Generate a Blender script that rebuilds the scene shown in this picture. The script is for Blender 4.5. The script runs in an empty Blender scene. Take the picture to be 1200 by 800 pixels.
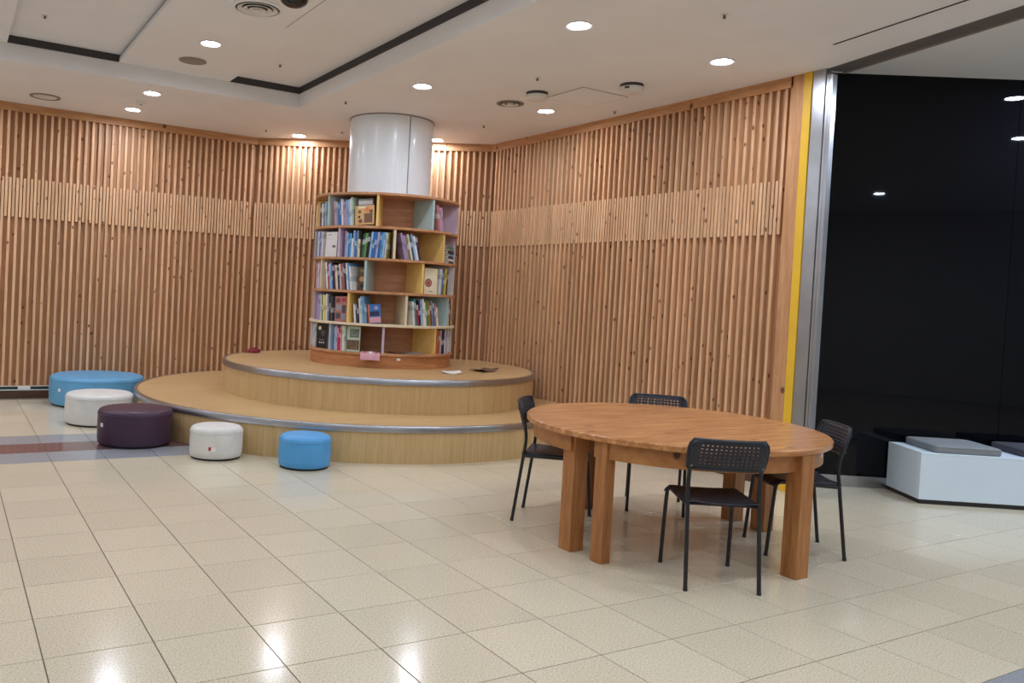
import bpy, math, random
from mathutils import Vector, Matrix
random.seed(7)
C = bpy.context.scene.collection
S = bpy.context.scene
PI = math.pi
R = math.radians
sin, cos = math.sin, math.cos

# ------------------------------------------------------------------ camera
EYE = 1.4146
cam_d = bpy.data.cameras.new('camera')
cam = bpy.data.objects.new('camera', cam_d)
C.objects.link(cam)
cam_d.sensor_width = 36.0
cam_d.lens = 964.19 / 1200 * 36.0
cam_d.shift_x = 121.61 / 1200
cam_d.shift_y = -31.07 / 1200
cam_d.clip_start = 0.05
YAW, PITCH, ROLL = -0.5157, -0.0246, 0.0521
_r = Vector((cos(YAW), sin(YAW), 0)); _f = Vector((-sin(YAW), cos(YAW), 0)); _u = Vector((0, 0, 1))
_f2 = _f * cos(PITCH) + _u * sin(PITCH); _u2 = _u * cos(PITCH) - _f * sin(PITCH)
_r3 = _r * cos(ROLL) + _u2 * sin(ROLL); _u3 = _u2 * cos(ROLL) - _r * sin(ROLL)
m = Matrix((_r3, _u3, -_f2)).transposed().to_4x4()
m.translation = Vector((0, 0, EYE))
cam.matrix_world = m
S.camera = cam

# ------------------------------------------------------------------ world, exposure
w = bpy.data.worlds.new('world'); S.world = w
w.use_nodes = True
w.node_tree.nodes['Background'].inputs[0].default_value = (0.0, 0.0, 0.0, 1)
w.node_tree.nodes['Background'].inputs[1].default_value = 0.0
S.view_settings.view_transform = 'Standard'
S.view_settings.look = 'None'
S.view_settings.gamma = 1.0
S.view_settings.use_curve_mapping = False
S.view_settings.exposure = 1.07
LAMP = 105.0                      # radiance of a downlight lens
LAMP_COL = (0.90, 0.985, 1.13)
LAMP_COOL = (0.80, 0.94, 1.14)    # downlights over the glazed side

ZC = 3.34       # low ceiling
ZT = 3.49       # raised tray panels
ZU = 3.56       # top of the coffers
ZO = 3.44       # ceiling over the glazed side

# ------------------------------------------------------------------ materials
def srgb(r, g, b):
    f = lambda c: (c / 255 / 12.92) if c / 255 <= 0.04045 else ((c / 255 + 0.055) / 1.055) ** 2.4
    return (f(r), f(g), f(b), 1)

class NT:
    def __init__(s, name):
        s.m = bpy.data.materials.new(name); s.m.use_nodes = True
        s.t = s.m.node_tree; s.p = s.t.nodes['Principled BSDF']
    def n(s, typ, **kw):
        o = s.t.nodes.new(typ)
        for k, v in kw.items(): setattr(o, k, v)
        return o
    def l(s, a, b): s.t.links.new(a, b)
    def ramp(s, fac, stops):
        r = s.n('ShaderNodeValToRGB')
        e = r.color_ramp.elements
        while len(e) < len(stops): e.new(0.5)
        for i, (p, c) in enumerate(stops):
            e[i].position = p; e[i].color = c
        s.l(fac, r.inputs[0]); return r.outputs[0]
    def mix(s, fac, a, b, mode='MIX'):
        x = s.n('ShaderNodeMix', data_type='RGBA', blend_type=mode)
        for sock, v in ((x.inputs[0], fac), (x.inputs[6], a), (x.inputs[7], b)):
            if hasattr(v, 'links'): s.l(v, sock)
            else: sock.default_value = v
        return x.outputs[2]
    def coords(s, kind, scale=(1, 1, 1)):
        if kind == 'world': o = s.n('ShaderNodeNewGeometry').outputs['Position']
        else: o = s.n('ShaderNodeTexCoord').outputs['Object']
        mp = s.n('ShaderNodeMapping'); mp.inputs['Scale'].default_value = scale
        s.l(o, mp.inputs[0]); return mp.outputs[0]
    def noise(s, vec, scale, detail=3, rough=0.55):
        x = s.n('ShaderNodeTexNoise'); x.inputs['Scale'].default_value = scale
        x.inputs['Detail'].default_value = detail; x.inputs['Roughness'].default_value = rough
        s.l(vec, x.inputs['Vector']); return x.outputs['Fac']
    def bump(s, h, strength=0.2, dist=0.002):
        b = s.n('ShaderNodeBump'); b.inputs['Strength'].default_value = strength; b.inputs['Distance'].default_value = dist
        s.l(h, b.inputs['Height']); s.l(b.outputs[0], s.p.inputs['Normal'])
    def setp(s, rough=0.5, metal=0, spec=0.5, coat=0, coat_rough=0.1):
        s.p.inputs['Roughness'].default_value = rough
        s.p.inputs['Metallic'].default_value = metal
        s.p.inputs['Specular IOR Level'].default_value = spec
        s.p.inputs['Coat Weight'].default_value = coat
        s.p.inputs['Coat Roughness'].default_value = coat_rough
        return s.m

def plain(name, col, rough=0.5, metal=0, spec=0.5, var=0.06, scale=12, coat=0, bump=0):
    t = NT(name)
    v = t.coords('object')
    f = t.noise(v, scale, 4)
    a = tuple(c * (1 - var) for c in col[:3]) + (1,); b = tuple(min(1, c * (1 + var)) for c in col[:3]) + (1,)
    t.l(t.ramp(f, [(0.3, a), (0.7, b)]), t.p.inputs['Base Color'])
    if bump: t.bump(t.noise(v, scale * 14, 2), bump, 0.001)
    return t.setp(rough, metal, spec, coat)

def wood(name, light, dark, knot=None, stretch=(1, 1, 0.06), scale=26, space='world', rough=0.5, coat=0, knots=11, knot_size=0.14, contrast=0.35, vary=0.18, coat_rough=0.15, kstretch=(1, 1, 0.75)):
    t = NT(name)
    v = t.coords(space, stretch)
    f = t.noise(v, scale, 5, 0.6)
    g = t.noise(v, scale * 4.5, 2, 0.5)
    mixf = t.n('ShaderNodeMath', operation='MULTIPLY_ADD'); t.l(g, mixf.inputs[0]); mixf.inputs[1].default_value = 0.35; t.l(f, mixf.inputs[2])
    col = t.ramp(mixf.outputs[0], [(0.45 , light), (0.45 + contrast, dark)])
    oi = t.n('ShaderNodeObjectInfo')
    val = t.n('ShaderNodeMapRange'); t.l(oi.outputs['Random'], val.inputs[0])
    val.inputs[3].default_value = 1 - vary; val.inputs[4].default_value = 1 + vary * 0.6
    hsv = t.n('ShaderNodeHueSaturation'); t.l(col, hsv.inputs['Color']); t.l(val.outputs[0], hsv.inputs['Value'])
    out = hsv.outputs[0]
    if knot:
        vo = t.n('ShaderNodeTexVoronoi'); vo.inputs['Scale'].default_value = knots
        t.l(t.coords(space, kstretch), vo.inputs['Vector'])
        k = t.ramp(vo.outputs['Distance'], [(knot_size * 0.55, (1, 1, 1, 1)), (knot_size, (0, 0, 0, 1))])
        out = t.mix(k, out, knot)
    t.l(out, t.p.inputs['Base Color'])
    t.bump(f, 0.12, 0.002)
    return t.setp(rough, 0, 0.4, coat, coat_rough)

M = {}
M['pine'] = wood('pine_slat', srgb(236, 195, 153), srgb(209, 161, 119), srgb(116, 74, 50), vary=0.14, knot_size=0.16, kstretch=(1, 1, 0.6))
M['pine_back'] = wood('pine_backboard', srgb(194, 146, 108), srgb(164, 118, 82), srgb(96, 60, 40), knots=7, knot_size=0.12, stretch=(1, 1, 0.05), vary=0.0)
M['pine_trim'] = wood('pine_trim', srgb(214, 164, 118), srgb(188, 134, 90), srgb(112, 70, 44), stretch=(0.08, 0.08, 1), knots=5, knot_size=0.13, scale=40, vary=0.05)
M['pine_stile'] = wood('pine_stile', srgb(216, 164, 118), srgb(190, 136, 92), srgb(118, 74, 46), stretch=(1, 1, 0.08), knots=4.5, knot_size=0.12, scale=30, vary=0.0)
M['table_top'] = wood('table_top_wood', srgb(222, 162, 104), srgb(174, 112, 62), srgb(106, 62, 34), stretch=(0.10, 1, 1), space='object', scale=24, rough=0.4, coat=0.5, knots=8, knot_size=0.14, contrast=0.30, vary=0, coat_rough=0.2, kstretch=(0.33, 1.0, 0.0))
M['table_leg'] = wood('table_leg_wood', srgb(200, 138, 80), srgb(156, 98, 50), srgb(80, 44, 22), stretch=(1, 1, 0.07), space='world', scale=22, rough=0.45, coat=0.2, knots=5, knot_size=0.11, vary=0.10)
M['table_apron'] = wood('table_apron_wood', srgb(198, 138, 80), srgb(162, 104, 54), srgb(84, 46, 22), stretch=(0.3, 0.3, 0.3), space='world', scale=16, rough=0.45, coat=0.2, knots=5, knot_size=0.12, vary=0.0)
M['vinyl_riser'] = wood('wood_vinyl_riser', srgb(214, 184, 134), srgb(190, 156, 106), None, stretch=(1, 1, 0.045), scale=34, rough=0.42, vary=0.0, contrast=0.5)
M['vinyl_tread'] = wood('wood_vinyl_tread', srgb(214, 180, 130), srgb(190, 152, 104), None, stretch=(0.05, 1, 1), scale=30, rough=0.3, vary=0.0, contrast=0.5)
M['shelf'] = wood('shelf_wood', srgb(206, 154, 112), srgb(178, 126, 86), None, stretch=(1, 1, 1), scale=7, rough=0.45, vary=0.0)
M['shelf_back'] = wood('shelf_back_wood', srgb(200, 148, 108), srgb(172, 120, 84), None, stretch=(0.4, 0.4, 4), scale=6, rough=0.5, vary=0.0)
M['plinth'] = wood('plinth_wood', srgb(202, 142, 94), srgb(170, 110, 68), None, stretch=(0.3, 0.3, 3), scale=7, rough=0.4, vary=0.0)
M['cream_board'] = plain('cream_board', srgb(226, 208, 176), 0.5, var=0.04)
M['white_board'] = plain('white_board', srgb(214, 210, 208), 0.5, var=0.04)
M['yellow_board'] = plain('yellow_board', srgb(236, 198, 118), 0.5, var=0.05)
M['teal_board'] = plain('pale_teal_board', srgb(172, 196, 196), 0.5, var=0.05)
M['green_board'] = plain('pale_green_board', srgb(186, 204, 194), 0.5, var=0.05)
M['purple_board'] = plain('lilac_board', srgb(196, 176, 196), 0.5, var=0.05)
M['blue_board'] = plain('pale_blue_board', srgb(168, 186, 206), 0.5, var=0.05)
M['ceiling'] = plain('ceiling_paint', srgb(241, 240, 242), 0.85, var=0.02, scale=2)
M['ceiling_o'] = plain('outer_ceiling_paint', srgb(238, 237, 235), 0.85, var=0.02, scale=2)
M['wall_paint'] = plain('wall_paint', srgb(236, 234, 230), 0.8, var=0.03, scale=2)
M['slot'] = plain('gap_shade_dark', srgb(58, 56, 58), 0.6, var=0.1)  # dark of the tray's shadow gap put into the colour
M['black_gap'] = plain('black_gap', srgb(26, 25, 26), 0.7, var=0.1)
M['lamp_trim'] = plain('lamp_trim_white', srgb(235, 233, 230), 0.4, var=0.01)
M['plastic_white'] = plain('white_plastic', srgb(228, 226, 222), 0.4, var=0.02)
M['grey_plastic'] = plain('grey_plastic', srgb(142, 134, 128), 0.5, var=0.04)
M['dark_plastic'] = plain('dark_plastic', srgb(64, 60, 60), 0.35, var=0.05)
M['dome_black'] = plain('black_dome', srgb(24, 24, 28), 0.08, var=0.02)
M['column'] = plain('white_column_panel', srgb(242, 248, 253), 0.32, var=0.015, scale=3, coat=0.2)
M['steel'] = plain('brushed_steel', srgb(176, 178, 182), 0.28, metal=1, var=0.08, scale=6)
M['steel_dark'] = plain('dark_rail_steel', srgb(122, 116, 114), 0.4, metal=0.2, var=0.06, scale=4)
M['alu'] = plain('aluminium_nosing', srgb(186, 188, 194), 0.3, metal=1, var=0.06, scale=5)
M['yellow'] = plain('yellow_paint', srgb(236, 188, 48), 0.45, var=0.04, scale=4)
M['black_metal'] = plain('black_metal', srgb(30, 30, 34), 0.42, var=0.08)
M['black_plastic'] = plain('black_chair_plastic', srgb(30, 33, 44), 0.42, var=0.06)
M['skirt'] = plain('brown_skirting', srgb(84, 56, 38), 0.5, var=0.1)
M['kick'] = plain('dark_kickboard', srgb(36, 32, 34), 0.45, var=0.05)
M['bench'] = plain('white_bench_paint', srgb(226, 240, 251), 0.45, var=0.015, scale=3)
M['green_strip'] = plain('dark_green_strip', srgb(28, 58, 50), 0.45, var=0.1)
M['grout'] = plain('grout', srgb(112, 98, 82), 0.7, var=0.1, scale=5)
M['paper'] = plain('white_paper', srgb(240, 238, 236), 0.7, var=0.02)
M['brown_paper'] = plain('brown_paper', srgb(98, 70, 52), 0.6, var=0.35, scale=18)
M['red_cloth'] = plain('dark_red_cloth', srgb(126, 40, 46), 0.8, var=0.3, scale=30)
M['sticker_red'] = plain('red_sticker', srgb(190, 60, 66), 0.5)
M['pages'] = plain('book_pages', srgb(226, 220, 208), 0.8, var=0.05, scale=60)

def leather(name, col, rough=0.42):
    t = NT(name); v = t.coords('object')
    f = t.noise(v, 9, 4); a = tuple(c * 0.93 for c in col[:3]) + (1,); b = tuple(min(1, c * 1.06) for c in col[:3]) + (1,)
    t.l(t.ramp(f, [(0.3, a), (0.7, b)]), t.p.inputs['Base Color'])
    t.bump(t.noise(v, 160, 3), 0.25, 0.001)
    return t.setp(rough, 0, 0.45)
M['vinyl_blue'] = leather('blue_vinyl', srgb(100, 164, 206))
M['vinyl_blue2'] = leather('bright_blue_vinyl', srgb(84, 162, 220))
M['vinyl_white'] = leather('white_vinyl', srgb(222, 220, 214))
M['vinyl_purple'] = leather('purple_vinyl', srgb(66, 42, 64), 0.38)
def fabric(name, col):
    t = NT(name); v = t.coords('object')
    n1 = t.noise(v, 320, 2); n2 = t.noise(v, 20, 3)
    a = tuple(c * 0.8 for c in col[:3]) + (1,); b = tuple(min(1, c * 1.18) for c in col[:3]) + (1,)
    t.l(t.ramp(n1, [(0.35, a), (0.65, b)]), t.p.inputs['Base Color'])
    t.bump(n1, 0.3, 0.001)
    return t.setp(0.85, 0, 0.3)
M['fabric_grey'] = fabric('grey_fabric', srgb(142, 146, 150))
M['fabric_dark'] = fabric('dark_grey_fabric', srgb(78, 80, 88))

def tile_mat(name, base, spk_dark, spk_light, rough=0.14):
    t = NT(name); v = t.coords('world')
    n1 = t.noise(v, 130, 3, 0.65); n2 = t.noise(v, 1.6, 3)
    c1 = t.ramp(n1, [(0.34, spk_dark), (0.47, base), (0.56, base), (0.68, spk_light)])
    oi = t.n('ShaderNodeObjectInfo')
    val = t.n('ShaderNodeMapRange'); t.l(oi.outputs['Random'], val.inputs[0]); val.inputs[3].default_value = 0.95; val.inputs[4].default_value = 1.04
    hsv = t.n('ShaderNodeHueSaturation'); t.l(c1, hsv.inputs['Color']); t.l(val.outputs[0], hsv.inputs['Value'])
    t.l(hsv.outputs[0], t.p.inputs['Base Color'])
    rr = t.n('ShaderNodeMapRange'); t.l(n2, rr.inputs[0]); rr.inputs[3].default_value = rough * 0.75; rr.inputs[4].default_value = rough * 1.4
    t.setp(rough, 0, 0.5)
    t.l(rr.outputs[0], t.p.inputs['Roughness'])
    return t.m
M['tile'] = tile_mat('beige_tile', srgb(218, 206, 181), srgb(180, 165, 138), srgb(238, 230, 212))
M['tile_blue'] = tile_mat('blue_grey_tile', srgb(160, 164, 170), srgb(134, 140, 148), srgb(186, 188, 192))
M['tile_maroon'] = tile_mat('maroon_tile', srgb(120, 86, 88), srgb(94, 64, 66), srgb(144, 108, 108))

def glass_dark():
    t = NT('dark_night_glass'); v = t.coords('world', (0.5, 0.5, 0.5))
    f = t.noise(v, 1.2, 2)
    t.l(t.ramp(f, [(0.3, (0.0018, 0.002, 0.0036, 1)), (0.7, (0.003, 0.0034, 0.0058, 1))]), t.p.inputs['Base Color'])
    return t.setp(0.02, 0, 0.22)
M['glass'] = glass_dark()
def emit(name, col, s):
    t = NT(name); t.p.inputs['Base Color'].default_value = (*col, 1)
    t.p.inputs['Emission Color'].default_value = (*col, 1); t.p.inputs['Emission Strength'].default_value = s
    return t.setp(0.5)
M['lens'] = emit('downlight_lens', LAMP_COL, LAMP)
M['lens_cool'] = emit('cool_downlight_lens', LAMP_COOL, LAMP * 2.7)

BOOKCOL = {
 'pink': (206, 150, 160), 'lilac': (170, 150, 190), 'lavender': (176, 172, 204), 'steel grey': (128, 138, 150), 'blue': (52, 108, 176),
 'sky blue': (104, 164, 210), 'light blue': (150, 188, 220), 'white': (226, 224, 222), 'pale green': (178, 196, 176), 'navy': (38, 44, 78),
 'grey': (150, 148, 148), 'green': (96, 140, 78), 'dark green': (48, 78, 58), 'black': (30, 30, 34), 'olive': (140, 128, 66), 'cream': (226, 214, 186),
 'teal': (60, 140, 150), 'red': (172, 46, 52), 'rose': (176, 112, 108), 'brown': (112, 74, 50), 'orange': (222, 116, 52), 'yellow': (226, 200, 96),
 'hot pink': (206, 60, 104), 'dark grey': (74, 74, 80), 'tan': (206, 158, 98)}
_bm = {}
def bookmat(c, band=False):
    k = (c, band)
    if k not in _bm:
        t = NT('book_' + c.replace(' ', '_') + ('_spine' if band else '')); v = t.coords('object')
        col = srgb(*BOOKCOL[c])
        n = t.noise(v, 14, 3)
        base = t.ramp(n, [(0.3, tuple(x * 0.93 for x in col[:3]) + (1,)), (0.7, tuple(min(1, x * 1.05) for x in col[:3]) + (1,))])
        if band:      # a plain printed block across the spine, at another height on each book
            sep = t.n('ShaderNodeSeparateXYZ'); t.l(v, sep.inputs[0])
            oi = t.n('ShaderNodeObjectInfo')
            ad = t.n('ShaderNodeMath', operation='MULTIPLY_ADD'); t.l(oi.outputs['Random'], ad.inputs[0]); ad.inputs[1].default_value = -0.11; t.l(sep.outputs[2], ad.inputs[2])
            lum = 0.3 * col[0] + 0.6 * col[1] + 0.1 * col[2]
            alt = (0.62, 0.62, 0.62, 1) if lum < 0.3 else tuple(x * 0.45 for x in col[:3]) + (1,)
            r = t.ramp(ad.outputs[0], [(0.0, (0, 0, 0, 1)), (0.085, (0, 0, 0, 1)), (0.088, (0.6, 0.6, 0.6, 1)), (0.135, (0.6, 0.6, 0.6, 1)), (0.138, (0, 0, 0, 1))])
            base = t.mix(r, base, alt)
        t.l(base, t.p.inputs['Base Color'])
        _bm[k] = t.setp(0.38, 0, 0.45)
    return _bm[k]

# ------------------------------------------------------------------ mesh helpers
class MB:
    def __init__(s): s.v = []; s.f = []
    def add(s, vs, fs):
        o = len(s.v); s.v += [tuple(x) for x in vs]; s.f += [tuple(i + o for i in f) for f in fs]; return s
    def box(s, x0, x1, y0, y1, z0, z1):
        return s.add([(x0, y0, z0), (x1, y0, z0), (x1, y1, z0), (x0, y1, z0), (x0, y0, z1), (x1, y0, z1), (x1, y1, z1), (x0, y1, z1)],
                     [(0, 3, 2, 1), (4, 5, 6, 7), (0, 1, 5, 4), (1, 2, 6, 5), (2, 3, 7, 6), (3, 0, 4, 7)])
    def prism(s, poly, z0, z1):
        n = len(poly)
        return s.add([(x, y, z0) for x, y in poly] + [(x, y, z1) for x, y in poly],
                     [tuple(range(n - 1, -1, -1)), tuple(range(n, 2 * n))] + [(i, (i + 1) % n, n + (i + 1) % n, n + i) for i in range(n)])
    def lathe(s, prof, n=32, cx=0, cy=0, a0=0.0, a1=2 * PI, close=True):
        full = abs(a1 - a0 - 2 * PI) < 1e-6
        k = len(prof); N = n if full else n + 1
        vs = []
        for i in range(N):
            a = a0 + (a1 - a0) * i / n
            vs += [(cx + r * cos(a), cy + r * sin(a), z) for r, z in prof]
        fs = []
        for i in range(n):
            j = (i + 1) % N
            for q in range(k if close else k - 1):
                p = (q + 1) % k
                fs.append((i * k + q, j * k + q, j * k + p, i * k + p))
        if not full and close:
            fs.append(tuple(range(k - 1, -1, -1))); fs.append(tuple((N - 1) * k + q for q in range(k)))
        return s.add(vs, fs)
    def tube(s, pts, r, n=10):
        pts = [Vector(p) for p in pts]; vs = []; up = None
        for i, p in enumerate(pts):
            d = (pts[min(i + 1, len(pts) - 1)] - pts[max(i - 1, 0)]).normalized()
            if up is None:
                up = Vector((1, 0, 0)) if abs(d.x) < 0.9 else Vector((0, 1, 0))
            a = d.cross(up).normalized(); b = a.cross(d).normalized(); up = b
            vs += [tuple(p + (a * cos(t) + b * sin(t)) * r) for t in [2 * PI * k / n for k in range(n)]]
        fs = []
        for i in range(len(pts) - 1):
            for k in range(n):
                fs.append((i * n + k, i * n + (k + 1) % n, (i + 1) * n + (k + 1) % n, (i + 1) * n + k))
        fs.append(tuple(range(n - 1, -1, -1))); fs.append(tuple((len(pts) - 1) * n + k for k in range(n)))
        return s.add(vs, fs)
    def mesh(s, name, smooth=False, angle=35):
        me = bpy.data.meshes.new(name); me.from_pydata(s.v, [], s.f); me.update()
        import bmesh
        b = bmesh.new(); b.from_mesh(me); bmesh.ops.recalc_face_normals(b, faces=b.faces); b.to_mesh(me); b.free()
        if smooth:
            me.polygons.foreach_set('use_smooth', [True] * len(me.polygons))
            me.set_sharp_from_angle(angle=R(angle))
        return me
    def build(s, name, mat, parent=None, smooth=False, bevel=0, loc=None, rot=None):
        return put(name, s.mesh(name, smooth), mat, parent, bevel, loc, rot)

def put(name, me, mat, parent=None, bevel=0, loc=None, rot=None):
    if not me.materials: me.materials.append(M[mat] if isinstance(mat, str) else mat)
    o = bpy.data.objects.new(name, me); C.objects.link(o)
    if parent: o.parent = parent
    if loc is not None: o.location = loc
    if rot is not None: o.rotation_euler = rot
    if bevel:
        b = o.modifiers.new('bevel', 'BEVEL'); b.width = bevel; b.segments = 2; b.limit_method = 'ANGLE'; b.angle_limit = R(40)
    return o
def tag(o, label=None, cat=None, group=None, kind=None):
    if label: o['label'] = label
    if cat: o['category'] = cat
    if group: o['group'] = group
    if kind: o['kind'] = kind
    return o
def empty(name, loc=(0, 0, 0), rz=0):
    o = bpy.data.objects.new(name, None); C.objects.link(o); o.location = loc; o.rotation_euler = (0, 0, rz); o.empty_display_size = 0.1
    return o
def copy_tree(o, parent=None):
    c = o.copy(); C.objects.link(c); c.parent = parent
    for ch in list(o.children): copy_tree(ch, c)
    return c

# ------------------------------------------------------------------ floor
X0, X1, Y0, Y1 = -6.0, 11.6, -6.0, 10.6
fl = tag(MB().box(X0, X1, Y0, Y1, -0.10, -0.003).build('floor', 'grout'), 'polished beige tiled floor with blue grey and maroon bands', kind='structure')
xl = [-0.0327 + 0.4 * i for i in range(-15, 30)]
yl = [4.048 - 0.4 * j for j in range(25, -1, -1)] + [4.048 + 0.386 * k for k in range(1, 18)]
def tile_kind(yc):
    if 6.75 < yc < 7.13 or 7.52 < yc < 7.91 or 1.25 < yc < 1.65 or 0.45 < yc < 0.85: return 'tile_blue'
    if 7.13 < yc < 7.52 or 0.85 < yc < 1.25: return 'tile_maroon'
    return 'tile'
def in_view(x, y):
    d = Vector((x, y, 0)) - Vector((0, 0, EYE)); z = d.dot(_f2)
    if z < 0.3: return None
    u = 478.39 + 964.19 * d.dot(_r3) / z; v = 368.93 - 964.19 * d.dot(_u3) / z
    return (d.length if -40 < u < 1240 and v < 850 else None)
cells = []
for i in range(len(xl) - 1):
    for j in range(len(yl) - 1):
        x0, x1, y0, y1 = xl[i], xl[i + 1], yl[j], yl[j + 1]
        if x0 < X0 or x1 > X1 or y0 < Y0 or y1 > Y1: continue
        cx, cy = (x0 + x1) / 2, (y0 + y1) / 2
        if (cx - 4.105) ** 2 + (cy - 8.223) ** 2 < 2.0 ** 2: dist = None
        elif cy > 10.36: dist = None
        else: dist = in_view(cx, cy)
        cells.append((dist if dist is not None else 1e9, i, j, x0, x1, y0, y1))
cells.sort()
tmesh = {}
GAP = 0.0024
rest = {'tile': MB(), 'tile_blue': MB(), 'tile_maroon': MB()}
for n_, (dist, i, j, x0, x1, y0, y1) in enumerate(cells):
    kind = tile_kind((y0 + y1) / 2)
    if n_ < 298 and dist < 1e8:
        h = round(y1 - y0, 3); key = (kind, h)
        if key not in tmesh:
            a = (x1 - x0) / 2 - GAP; b = h / 2 - GAP; e = 0.0008
            mb = MB()
            mb.add([(-a, -b, -0.004), (a, -b, -0.004), (a, b, -0.004), (-a, b, -0.004), (-a, -b, -e), (a, -b, -e), (a, b, -e), (-a, b, -e),
                    (-a + e, -b + e, 0), (a - e, -b + e, 0), (a - e, b - e, 0), (-a + e, b - e, 0)],
                   [(8, 9, 10, 11)] + [(k, (k + 1) % 4, (k + 1) % 4 + 4, k + 4) for k in range(4)] + [(k + 4, (k + 1) % 4 + 4, (k + 1) % 4 + 8, k + 8) for k in range(4)])
            tmesh[key] = mb.mesh('floor_tile')
        put('floor_tile', tmesh[key], kind, fl, loc=((x0 + x1) / 2, (y0 + y1) / 2, 0))
    else:
        rest[kind].add([(x0 + GAP, y0 + GAP, 0), (x1 - GAP, y0 + GAP, 0), (x1 - GAP, y1 - GAP, 0), (x0 + GAP, y1 - GAP, 0),
                        (x0 + GAP, y0 + GAP, -.004), (x1 - GAP, y0 + GAP, -.004), (x1 - GAP, y1 - GAP, -.004), (x0 + GAP, y1 - GAP, -.004)],
                       [(0, 1, 2, 3), (0, 4, 5, 1), (1, 5, 6, 2), (2, 6, 7, 3), (3, 7, 4, 0)])
for k, mb in rest.items():
    tag(mb.build('floor_tiles', k, fl), kind='stuff')

# ------------------------------------------------------------------ slatted walls
PITCH_S = 0.0748
SLW, SLD = 0.0275, 0.042
Z_BAND0, Z_BAND1 = 2.065, 2.505
Z_TOP, Z_BOT = 3.25, 0.14
def slat_mesh(z0, z1):
    e = 0.0015; a = SLW / 2
    poly = [(-a, SLD), (-a, e), (-a + e, 0), (a - e, 0), (a, e), (a, SLD)]
    return MB().prism(poly, z0, z1).mesh('slat')
me_up = slat_mesh(Z_BAND0, Z_TOP); me_lo = slat_mesh(Z_BOT, Z_BAND1)
def slat_wall(name, label, P0, P1, u_first, u_min, u_max, ext0=0, ext1=0):
    P0, P1 = Vector(P0), Vector(P1); d = P1 - P0; L = d.length; ang = math.atan2(d.y, d.x)
    wl = MB().box(-ext0, L + ext1, SLD, SLD + 0.02, 0, ZC).build(name, 'pine_back', None)
    wl.location = (P0.x, P0.y, 0); wl.rotation_euler = (0, 0, ang)
    tag(wl, label, kind='structure')
    MB().box(u_min - 0.02, u_max + 0.02, -0.012, SLD, Z_TOP, ZC).build('cornice_board', 'pine_trim', wl)
    k0 = math.ceil((u_min - u_first) / PITCH_S); u = u_first + k0 * PITCH_S
    while u < u_max - SLW / 2:
        if u > u_min + SLW / 2 - 0.01:
            put('slat', me_up, 'pine', wl, loc=(u, 0, 0))
        v = u - PITCH_S / 2
        if u_min + SLW / 2 - 0.01 < v: put('slat', me_lo, 'pine', wl, loc=(v, 0, 0))
        u += PITCH_S
    return wl, L
KX, KY = 3.49, 10.345
CXR, CYR = 5.93, 8.515
wl_left, L1_ = slat_wall('wall_left', 'pine slatted wall beside the blue and white stools', (-2.4, KY), (KX, KY), 2.4 + 0.512, 0.0, 5.89 + 0.012, ext1=0.03)
wl_mid, L2_ = slat_wall('wall_middle', 'short pine slatted wall angled behind the white column', (KX, KY), (CXR, CYR), 0.045, 0.0, (Vector((KX, KY)) - Vector((CXR, CYR))).length + 0.01, ext0=0.03, ext1=0.03)
wl_right, L3_ = slat_wall('wall_right', 'long pine slatted wall behind the round wooden table', (CXR, CYR), (CXR, 4.16), CYR - 4.404, 0.0, CYR - 4.358, ext0=0.03)
# end stile of the right wall (local u runs towards -y)
us = CYR - 4.358
MB().box(us, us + 0.124, -0.012, SLD, 0, ZC).build('end_stile', 'pine_stile', wl_right, bevel=0.002)
# yellow post and steel jamb
yp = tag(MB().box(5.905, 5.985, 4.163, 4.233, 0, ZC).build('trim_1', 'yellow', bevel=0.003), 'bright yellow painted post at the end of slatted wall', kind='structure')
jb = tag(MB().box(5.915, 5.985, 4.055, 4.161, 0, ZC).build('trim_2', 'steel', bevel=0.003), 'brushed steel door jamb beside the yellow post', kind='structure')
MB().box(5.925, 5.98, 4.0, 4.053, 0, ZC - 0.05).build('channel', 'steel', jb, bevel=0.002)
MB().box(5.922, 5.93, 4.028, 4.034, 0, ZC - 0.05).build('channel_lip', 'steel', jb)
# skirting under the left slats
sk = tag(MB().box(-2.4, KX, KY + 0.004, KY + SLD, 0, 0.088).build('baseboard_left', 'skirt'), 'dark brown skirting below the slats', kind='structure')
MB().box(-2.4, KX, KY - 0.002, KY + SLD, 0.100, 0.134).build('edge_strip', 'green_strip', sk)
MB().box(-2.4, KX, KY - 0.004, KY + SLD, 0.134, 0.1395).build('strip_line', 'plastic_white', sk)
MB().box(-2.4, KX, KY - 0.003, KY + SLD, 0.089, 0.0995).build('strip_line', 'plastic_white', sk)
for xx in (0.785, -0.4):
    MB().box(xx, xx + 0.13, KY - 0.006, KY - 0.002, 0.1, 0.134).build('strip_joint', 'plastic_white', sk)
sr = tag(MB().box(CXR + 0.004, CXR + SLD, 4.36, CYR, 0, 0.135).build('baseboard_right', 'skirt'), 'dark brown skirting under the long slatted wall', kind='structure')
# plain enclosing walls of the hall (out of view)
tag(MB().box(X0, -2.4, KY, KY + 0.1, 0, ZC + 0.1).build('wall_left_end', 'wall_paint'), 'plain painted wall beyond the slatted wall', kind='structure')
tag(MB().box(X0 - 0.1, X0, Y0, KY + 0.1, 0, 3.7).build('wall_side', 'wall_paint'), 'plain painted side wall of the hall', kind='structure')
tag(MB().box(X0, X1, Y0 - 0.1, Y0, 0, 3.7).build('wall_back', 'wall_paint'), 'plain painted back wall of the hall', kind='structure')
tag(MB().box(X1, X1 + 0.1, Y0, 2.0, 0, 3.7).build('wall_far_side', 'wall_paint'), 'plain painted wall past the glazing', kind='structure')

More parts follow.
